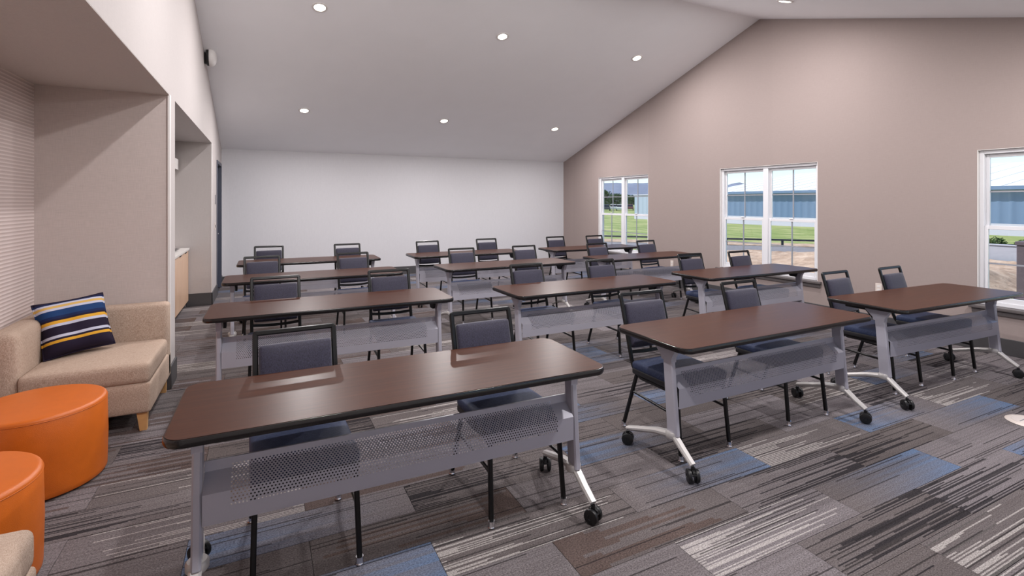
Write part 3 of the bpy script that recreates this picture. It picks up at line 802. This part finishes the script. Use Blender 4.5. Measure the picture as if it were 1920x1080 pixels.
def ottoman(x, y, r, h, label):
    o = empty('ottoman', (x, y, 0)); tag(o, label, 'ottoman', 'orange leather ottomans')
    MB().lathe([(0, .012), (r - .006, .012), (r - .001, .02), (r, .04), (r + .004, h * .5), (r, h - .030), (r - .004, h - .022)], n=72).build('side', 'orange', o)
    pr = [(r - .003, h - .024)]
    for i in range(7):
        a = R(90 * i / 6); pr.append((r - .024 + .024 * math.cos(a), h - .022 + .020 * math.sin(a)))
    pr += [(r * .6, h + .003), (r * .3, h + .006), (0, h + .007)]
    MB().lathe(pr, n=72).build('cushion_top', 'orange', o)
    ring = [(math.cos(2 * math.pi * i / 72) * (r - .0005), math.sin(2 * math.pi * i / 72) * (r - .0005), h - .024) for i in range(73)]
    MB().sweep(ring, ciprof(.0022, 6), (0, 0, 1), cap=False).build('seam', 'orange', o)
    for k in range(3):
        a = R(30 + 120 * k); MB().lathe([(0, 0), (.016, 0), (.018, .014), (0, .014)], (math.cos(a) * r * .75, math.sin(a) * r * .75, 0), 10).build('foot', 'black_plastic', o)
    return o
ottoman(-1.13, 3.70, .305, .445, 'larger-looking orange leather drum ottoman in front of the sofa')
ottoman(-1.145, 2.77, .305, .445, 'orange leather drum ottoman cut off by the left picture edge')
# pillow
def pillow_mat():
    m, n, l, b = new_mat('striped_pillow_fabric'); b.inputs['Roughness'].default_value = .8; b.inputs['Specular IOR Level'].default_value = .2
    tc = N(n, 'ShaderNodeTexCoord'); sx = N(n, 'ShaderNodeSeparateXYZ'); l.new(tc.outputs['Object'], sx.inputs[0])
    f = math_n(n, l, 'DIVIDE', math_n(n, l, 'ADD', sx.outputs[2], .200), .40)
    cr = N(n, 'ShaderNodeValToRGB'); cr.color_ramp.interpolation = 'CONSTANT'
    P = (34, 26, 46); Nv = (26, 38, 78); B = (30, 60, 106); Y = (214, 160, 52); Wh = (188, 190, 208); YP = (206, 168, 96)
    st = [(0, P), (.215, Y), (.265, P), (.30, Wh), (.345, P), (.50, Wh), (.545, Y), (.60, P), (.635, Nv), (.68, B), (.74, B), (.79, Wh), (.835, YP), (.88, Wh), (.915, Nv), (.95, P)]
    els = cr.color_ramp.elements
    els[0].position = 0; els[0].color = lin(st[0][1]); els[1].position = st[1][0]; els[1].color = lin(st[1][1])
    for p, c in st[2:]:
        e = els.new(p); e.color = lin(c)
    l.new(f, cr.inputs[0]); l.new(cr.outputs[0], b.inputs['Base Color'])
    t = N(n, 'ShaderNodeTexNoise'); t.inputs['Scale'].default_value = 500; l.new(tc.outputs['Object'], t.inputs['Vector'])
    bp = N(n, 'ShaderNodeBump'); bp.inputs['Strength'].default_value = .25; bp.inputs['Distance'].default_value = .002; l.new(t.outputs['Fac'], bp.inputs['Height']); l.new(bp.outputs[0], b.inputs['Normal'])
    return m
M['pillow'] = pillow_mat()
pr_ = empty('throw_pillow', (-1.235, 4.60, .47)); tag(pr_, 'square throw pillow striped navy, plum, yellow and pale grey', 'pillow')
n_ = 22; hsz = .200; vs = []; fs = []
for s in (1, -1):
    o0 = len(vs)
    for i in range(n_ + 1):
        for j in range(n_ + 1):
            u = -1 + 2 * i / n_; v = -1 + 2 * j / n_
            pinch = 1 - .055 * (1 - u * u) * (abs(v) ** 3) ; pinch2 = 1 - .055 * (1 - v * v) * (abs(u) ** 3)
            th = .088 * ((1 - u ** 4) * (1 - v ** 4)) ** .55 + .006 * math.sin(7 * u + 2 * v) * (1 - u * u) * (1 - v * v)
            vs.append((u * hsz * pinch2, -s * th, v * hsz * pinch))
    for i in range(n_):
        for j in range(n_):
            a = o0 + i * (n_ + 1) + j; f = (a, a + n_ + 1, a + n_ + 2, a + 1); fs.append(f if s > 0 else f[::-1])
po = MB().add(vs, fs, True).build('cover', 'pillow', pr_)
pip = [];
for i in range(4 * n_):
    k, t = divmod(i, n_); t = -1 + 2 * t / n_
    u, v = ((t, -1), (1, t), (-t, 1), (-1, -t))[k]
    pip.append((u * hsz * (1 - .055 * (1 - v * v) * abs(u) ** 3), 0, v * hsz * (1 - .055 * (1 - u * u) * abs(v) ** 3)))
pip.append(pip[0])
pp = MB().sweep(pip, ciprof(.0055, 6), (0, 1, 0), cap=False).build('piping', 'pillow', pr_)
pr_.location = (-1.222, 4.665, .672); pr_.rotation_euler = (R(-24), R(-5), R(28))

# ------------------------------------------------------------------ kitchenette
def cabinet(y0, y1, label):
    o = empty('base_cabinet', (-1.30, (y0 + y1) / 2, 0)); tag(o, label, 'cabinet', 'maple base cabinets'); h = (y1 - y0) / 2
    MB().box(-.33, .28, -h + .001, h - .001, .09, .845).build('body', 'maple', o)
    MB().box(-.33, .225, -h + .001, h - .001, 0, .09).build('toe_kick', 'base', o)
    for s in (-1, 1):
        a, b = (-h + .002, -.0015) if s < 0 else (.0015, h - .002)
        d = MB().bbox(.281, .300, a, b, .095, .835, .002, 1).build('door', 'maple', o)
        MB().bbox(.296, .312, -s * .03 - .06 + (a + b) / 2, -s * .03 + .06 + (a + b) / 2, .826, .838, .002, 1).build('pull', 'black_metal', d)
    return o
ck = [(5.36, 6.535, 'maple base cabinet nearest the niche partition'), (6.535, 7.71, 'maple base cabinet in the middle of the kitchenette'), (7.71, 8.868, 'maple base cabinet against the far kitchenette wall')]
for a in ck: cabinet(*a)
wt = empty('worktop', (-1.30, (5.36 + 8.868) / 2, .845)); tag(wt, 'long white quartz worktop on the maple cabinets', 'worktop')
MB().bbox(-.335, .315, -1.75, 1.75, 0, .035, .004, 2).build('slab', 'counter', wt)
MB().bbox(-.335, -.318, -1.75, 1.75, .035, .135, .003, 1).build('backsplash', 'counter', wt)
sk = empty('round_bowl', (-1.17, 8.35, .8805)); tag(sk, 'small round grey bowl on the white worktop', 'bowl')
MB().lathe([(0, 0), (.06, 0), (.10, .012), (.125, .026), (.122, .028), (.09, .017), (0, .008)], n=28).build('dish', 'steel', sk)
uc = empty('wall_cabinet', (-1.64, 7.2, 2.03)); tag(uc, 'white wall cabinet high in the kitchenette alcove', 'cabinet')
MB().box(0, .50, -1.5, 1.67, 0, .16).build('body', 'white_trim', uc)
for k in range(4):
    a = -1.5 + k * .7925; MB().bbox(.501, .518, a + .003, a + .789, .003, .157, .002, 1).build('door', 'white_trim', uc)

# ------------------------------------------------------------------ outdoors
GZ = -.5
def noise_mat(name, cols, scale, rough=.95, detail=6, bump=.5, stretch=(1, 1, 1)):
    m, n, l, b = new_mat(name); b.inputs['Roughness'].default_value = rough; b.inputs['Specular IOR Level'].default_value = .15
    g = N(n, 'ShaderNodeNewGeometry'); mp = N(n, 'ShaderNodeMapping'); mp.inputs['Scale'].default_value = [scale * v for v in stretch]; l.new(g.outputs['Position'], mp.inputs['Vector'])
    t = N(n, 'ShaderNodeTexNoise'); t.inputs['Scale'].default_value = 1; t.inputs['Detail'].default_value = detail; t.inputs['Roughness'].default_value = .7; l.new(mp.outputs[0], t.inputs['Vector'])
    cr = N(n, 'ShaderNodeValToRGB'); els = cr.color_ramp.elements; k = len(cols)
    for i, c in enumerate(cols):
        p = .3 + .4 * i / (k - 1)
        if i < 2: els[i].position = p; els[i].color = lin(c)
        else: e = els.new(p); e.color = lin(c)
    l.new(t.outputs['Fac'], cr.inputs[0]); l.new(cr.outputs[0], b.inputs['Base Color'])
    bp = N(n, 'ShaderNodeBump'); bp.inputs['Strength'].default_value = bump; bp.inputs['Distance'].default_value = .05; l.new(t.outputs['Fac'], bp.inputs['Height']); l.new(bp.outputs[0], b.inputs['Normal'])
    return m
M['grass'] = noise_mat('field_grass', [(104, 122, 66), (140, 150, 92), (178, 172, 126)], .9, stretch=(1, .35, 1))
M['blade'] = noise_mat('grass_blade', [(92, 128, 46), (140, 160, 76)], 3, bump=0)
M['dirt'] = noise_mat('pale_dirt', [(136, 112, 96), (178, 152, 132), (204, 180, 160)], 2.4, bump=.9)
M['asphalt'] = noise_mat('pale_asphalt', [(122, 118, 122), (140, 136, 138)], 8, bump=.2)
M['leaf'] = noise_mat('tree_leaf', [(46, 70, 34), (84, 112, 58)], 1.5, bump=0)
M['bark'] = noise_mat('tree_bark', [(70, 56, 46), (104, 88, 74)], 8)
M['mountain'] = noise_mat('haze_tinted_mountain', [(112, 118, 136), (130, 136, 152)], .004, bump=0)  # aerial haze painted into the base colour as a bluish grey
M['roof_metal'] = simple('white_roof_metal', (238, 236, 234), .4, noise=.02, nscale=.4)
M['siding'] = simple('blue_steel_siding', (106, 126, 156), .35, metal=.15, noise=.05, nscale=.3)
M['skirt'] = simple('pale_skirt_siding', (190, 186, 198), .5, noise=.03)
M['pillar'] = simple('plum_brown_pillar', (92, 78, 86), .6, noise=.08, nscale=6)
M['concrete'] = simple('grey_concrete', (166, 164, 172), .8, noise=.06, nscale=6)
M['rail'] = simple('dark_steel_rail', (44, 46, 54), .5)
M['car_white'] = simple('white_car_paint', (220, 218, 216), .25)
M['car_dark'] = simple('dark_car_paint', (62, 66, 76), .25)
M['car_red'] = simple('maroon_car_paint', (120, 70, 66), .25)
M['car_glass'] = simple('car_glass', (30, 34, 40), .1)
# lawn sheet with gentle relief
def field(name, x0, x1, y0, y1, nx, ny, zf, mat):
    vs = []; fs = []
    for i in range(nx + 1):
        for j in range(ny + 1):
            x = x0 + (x1 - x0) * i / nx; y = y0 + (y1 - y0) * j / ny; vs.append((x, y, zf(x, y)))
    for i in range(nx):
        for j in range(ny):
            a = i * (ny + 1) + j; fs.append((a, a + ny + 1, a + ny + 2, a + 1))
    return MB().add(vs, fs, True).build(name, mat, weld=False)
from mathutils import noise as mnoise
def nz(x, y, s): return mnoise.noise(Vector((x * s, y * s, .3)))
o = field('ground_field', XR + TH + .02, 420, -200, 420, 90, 90, lambda x, y: GZ - .02 + (.10 * nz(x, y, .05) if x > 26 else 0), 'grass'); o['kind'] = 'structure'
o = MB().box(-60, XR + TH + .02, -200, YF - TH - .02, GZ - .12, GZ - .02).build('ground_front', 'grass'); o['kind'] = 'structure'
# road follows the rail line: direction of the rail from picture points
ra, rb_ = Vector((13.5, 23.8)), Vector((27.5, 9.4)); rd = (rb_ - ra).normalized(); rn = Vector((-rd.y, rd.x))
if rn.x < 0: rn = -rn
def strip(name, a, b, off0, off1, z, mat, ext=30):
    p = [a - rd * ext + rn * off0, b + rd * ext + rn * off0, b + rd * ext + rn * off1, a - rd * ext + rn * off1]
    o = MB().prism([(q.x, q.y) for q in p], 'z', z - .1, z).build(name, mat); o['kind'] = 'structure'; return o
strip('road', ra, rb_, -3.3, -.25, GZ + .015, 'asphalt')
strip('dry_verge', ra, rb_, .1, 2.0, GZ + .012, 'dirt')
gr = empty('guard_rail', (ra.x, ra.y, GZ)); gr.rotation_euler = (0, 0, math.atan2(rd.y, rd.x)); tag(gr, 'low dark steel guard rail running along the road outside', 'guard rail')
Lr = (rb_ - ra).length
MB().bbox(-10, Lr + 14, -.04, .04, .26, .34, .01, 1).build('rail_beam', 'rail', gr)
for k in range(int((Lr + 24) / 2.4)):
    MB().bbox(-10 + k * 2.4 - .05, -10 + k * 2.4 + .05, -.03, .05, 0, .30, .008, 1).build('post', 'rail', gr)
# dirt heap by the building
def heap(x, y):
    d = (Vector((x, y)) - ra).dot(rn)
    a = (Vector((x, y)) - ra).dot(rd)
    h = .10 + .62 * math.exp(-((y - 7.6) / 2.6) ** 2 - ((x - 15.2) / 2.2) ** 2) + .16 * math.exp(-((y - 11.0) / 3) ** 2)
    edge = min(1, max(0, (-d - 3.2) / 1.2)) * min(1, max(0, (x - 8.0) / 1.5)) * min(1, max(0, (y - 5.3) / .8)) * min(1, max(0, (19 - y) / 3))
    return GZ - .06 + edge * (h + .10 * nz(x, y, 1.1) + .05 * nz(x, y, 3.0) + .02 * nz(x, y, 8))
o = field('dirt_heap', 8, 21.6, 5, 20, 100, 110, heap, 'dirt'); tag(o, 'pale mound of loose dirt outside the middle window', 'dirt mound')
# near lawn tufts in front of the right window
bl = MB(); rr = random.Random(3)
for i in range(5200):
    x = rr.uniform(8.5, 16.5); y = rr.uniform(1.2, 4.15); z = GZ - .02; h = rr.uniform(.05, .14); a = rr.uniform(0, 6.28); w_ = .008
    dx, dy = math.cos(a) * w_, math.sin(a) * w_; lx, ly = rr.uniform(-.04, .04), rr.uniform(-.04, .04)
    bl.add([(x - dx, y - dy, z), (x + dx, y + dy, z), (x + lx, y + ly, z + h)], [(0, 1, 2)])
o = bl.build('lawn_blades', 'blade', weld=False, autosm=False); tag(o, 'short green lawn blades outside the right window', 'grass', kind='stuff')
# warehouse
BX = 40.0
wh = empty('warehouse', (BX, 18, GZ)); tag(wh, 'long blue-sided warehouse with low white metal roof', 'building')
y0, y1 = -46.0, 19.0; EZ = 3.05; SK = .0
WHH = 3.0
def corr(m, x, ya, yb, z0, z1, pitch=.6, depth=.02):
    """ribbed siding facing -x"""
    pts = []; y = ya
    while y < yb - 1e-6:
        for dy, dx in ((0, 0), (pitch * .55, 0), (pitch * .65, -depth), (pitch * .9, -depth), (pitch, 0)):
            if y + dy <= yb: pts.append((x + dx, y + dy))
        y += pitch
    n = len(pts); m.add([(p[0], p[1], z0) for p in pts] + [(p[0], p[1], z1) for p in pts], [(i, i + 1, n + i + 1, n + i) for i in range(n - 1)])
m = MB(); corr(m, 0, y0, y1, .75, WHH); m.box(.03, 24, y0, y1, .75, WHH - .02); m.build('siding', 'siding', wh)
MB().box(-.02, 24, y0, y1, 0, .75).build('skirt', 'skirt', wh)
rz0, rz1, rxm = WHH, 5.25, 14.0
m = MB(); m.prism([(-.35, rz0 - .02), (rxm, rz1), (28, rz0 - .02), (28, rz0 - .2), (rxm, rz1 - .2), (-.35, rz0 - .2)], 'y', y0 - .4, y1 + .4); rf = m.build('roof', 'roof_metal', wh)
tt = math.atan2(rz1 - rz0, rxm + .35)
for k in range(44):
    yy = y1 - .2 - k * 1.5
    mb = MB().box(0, math.hypot(rxm + .35, rz1 - rz0), -.04, .04, 0, .035); xf(mb, Matrix.Translation((-.35, yy, rz0 - .02)) @ Matrix.Rotation(-tt, 4, 'Y')); mb.build('roof_rib', 'roof_metal', rf)
MB().box(-.45, -.33, y0 - .4, y1 + .4, rz0 - .20, rz0 + .02).build('gutter', 'siding', wh)
# annex at its far end
ax_ = empty('annex_shed', (BX + .6, 44, GZ)); tag(ax_, 'pale blue-grey flat-topped shed beyond the warehouse', 'building')
m = MB(); corr(m, 0, -6.3, 4.7, .6, 2.85, .7, .02); m.box(.03, 8, -6.3, 4.7, .6, 2.84); m.build('siding', simple('pale_blue_siding', (160, 170, 186), .4, noise=.04), ax_)
MB().box(-.02, 8, -6.3, 4.7, 0, .6).build('skirt', 'skirt', ax_)
MB().box(-.1, 8.1, -6.4, 4.8, 2.85, 2.97).build('roof_edge', 'skirt', ax_)
# low concrete wall and porch pillar seen through the nearest window
cw = empty('concrete_wall', (21.85, 7.45, GZ)); tag(cw, 'low grey concrete wall beyond the nearest window', 'wall')
MB().bbox(-.1, .1, -3.4, .72, 0, .62, .01, 1).build('panel', 'concrete', cw); MB().bbox(-.13, .13, -3.45, .76, .62, .66, .01, 1).build('coping', 'concrete', cw)
pl_ = empty('porch_pillar', (13.95, 4.47, GZ)); tag(pl_, 'square plum-brown porch pillar outside the nearest window', 'pillar')
MB().bbox(-.22, .22, -.22, .22, 0, 1.18, .01, 1).build('shaft', 'pillar', pl_); MB().bbox(-.24, .24, -.24, .24, 1.18, 1.26, .01, 1).build('cap', 'pillar', pl_); MB().bbox(-.26, .26, -.26, .26, 0, .12, .01, 1).build('plinth', 'pillar', pl_)
# trees and cars on the far side of the field
def tree(x, y, h, rad, label, seed):
    o = empty('broadleaf_tree', (x, y, GZ)); tag(o, label, 'tree', 'trees beyond the field'); q = random.Random(seed)
    MB().lathe([(.05 * h, 0), (.032 * h, h * .35), (.02 * h, h * .6), (0, h * .8)], n=8).build('trunk', 'bark', o)
    m = MB()
    cl = [(q.uniform(-.55, .55) * rad, q.uniform(-.55, .55) * rad, h * q.uniform(.35, .85), rad * q.uniform(.35, .6)) for _ in range(11)]
    for i in range(2600):
        cx, cy, c_z, cr_ = q.choice(cl); a = q.uniform(0, 6.283); b = q.uniform(-1, 1); rr_ = cr_ * q.uniform(.7, 1.05); s = math.sqrt(1 - b * b)
        p = Vector((cx + rr_ * s * math.cos(a), cy + rr_ * s * math.sin(a), c_z + rr_ * b * .8)); t = min(.16, .07 * rad) * q.uniform(.6, 1.4)
        d1 = Vector((q.gauss(0, 1), q.gauss(0, 1), q.gauss(0, 1))).normalized() * t; d2 = Vector((q.gauss(0, 1), q.gauss(0, 1), q.gauss(0, 1))).normalized() * t
        m.add([p - d1, p + d2, p + d1, p - d2], [(0, 1, 2, 3)])
    m.build('foliage', 'leaf', o, weld=False, autosm=False)
def at_dist(u, dist):
    a = (u - 960) / F_PX; c, s = math.cos(.45722), math.sin(.45722); return (dist * (c * a + s), dist * (-s * a + c))
for k, (u, d, h, r_, lb) in enumerate(((1136, 138, 5.2, 2.6, 'tallest dark tree through the far window, beside its left frame'), (1154, 145, 4.2, 2.1, 'low bushy tree through the far window, left of its mullion'), (1170, 152, 4.2, 2.1, 'low bushy tree just left of the far window mullion'),
                                        (1184, 159, 4.4, 2.1, 'tree between the far window mullion and the shed'), (1112, 154, 4.6, 2.4, 'tree half hidden by the left edge of the far window'))):
    x, y = at_dist(u, d); tree(x, y, h, r_, lb, 20 + k)
for k, (x, y, h, r_) in enumerate(((26.0, 9.75, .55, .5), (26.3, 8.75, .55, .5))):
    tree(x, y, h, r_, ('bush beyond the concrete wall, nearer the window frame', 'bush beyond the concrete wall, nearer the pillar')[k], 40 + k)
def car(x, y, rz, mat, label):
    o = empty('parked_car', (x, y, GZ), rz); tag(o, label, 'car', 'cars parked beyond the field')
    side = [(-2.1, .35), (-2.1, .8), (-1.7, .92), (-1.2, .95), (1.0, .92), (1.95, .78), (2.1, .6), (2.1, .35)]
    MB().prism(side, 'y', -.85, .85).build('body', mat, o)
    MB().prism([(-1.75, .92), (-1.35, 1.42), (.25, 1.45), (1.0, .92)], 'y', -.74, .74).build('cabin', 'car_glass', o)
    MB().prism([(-1.42, 1.40), (.28, 1.43), (.22, 1.49), (-1.3, 1.47)], 'y', -.72, .72).build('roof', mat, o)
    for sx in (-1.3, 1.3):
        for sy in (-1, 1):
            MB().lathe([(0, -.1), (.3, -.1), (.33, 0), (.3, .1), (0, .1)], (sx, sy * .78, .33), 14, 'y').build('wheel', 'black_plastic', o)
for u, d, mt, lb in ((1137, 118, 'car_dark', 'dark parked car beside the far window left frame'), (1150, 124, 'car_white', 'white parked car left of the far window mullion'), (1163, 118, 'car_white', 'white parked car just left of the far window mullion'),
                     (1181, 124, 'car_red', 'maroon parked car between the mullion and the shed')):
    x, y = at_dist(u, d); car(x, y, math.atan2(y, x), M[mt], lb)
# mountains
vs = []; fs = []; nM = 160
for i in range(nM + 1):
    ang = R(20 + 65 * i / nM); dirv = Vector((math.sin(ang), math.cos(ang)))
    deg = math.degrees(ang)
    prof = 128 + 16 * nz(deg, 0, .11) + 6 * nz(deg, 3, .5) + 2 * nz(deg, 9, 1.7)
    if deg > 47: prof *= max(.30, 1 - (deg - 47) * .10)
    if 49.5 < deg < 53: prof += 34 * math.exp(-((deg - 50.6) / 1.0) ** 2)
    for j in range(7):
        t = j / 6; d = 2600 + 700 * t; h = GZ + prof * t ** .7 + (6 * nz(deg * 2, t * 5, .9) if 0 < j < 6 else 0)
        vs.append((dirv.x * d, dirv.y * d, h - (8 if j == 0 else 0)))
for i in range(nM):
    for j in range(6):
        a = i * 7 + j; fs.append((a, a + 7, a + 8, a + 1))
o = MB().add(vs, fs, True).build('mountain_range', 'mountain', weld=False, autosm=False); tag(o, 'haze-tinted mountain range on the horizon through the far window', 'mountains')
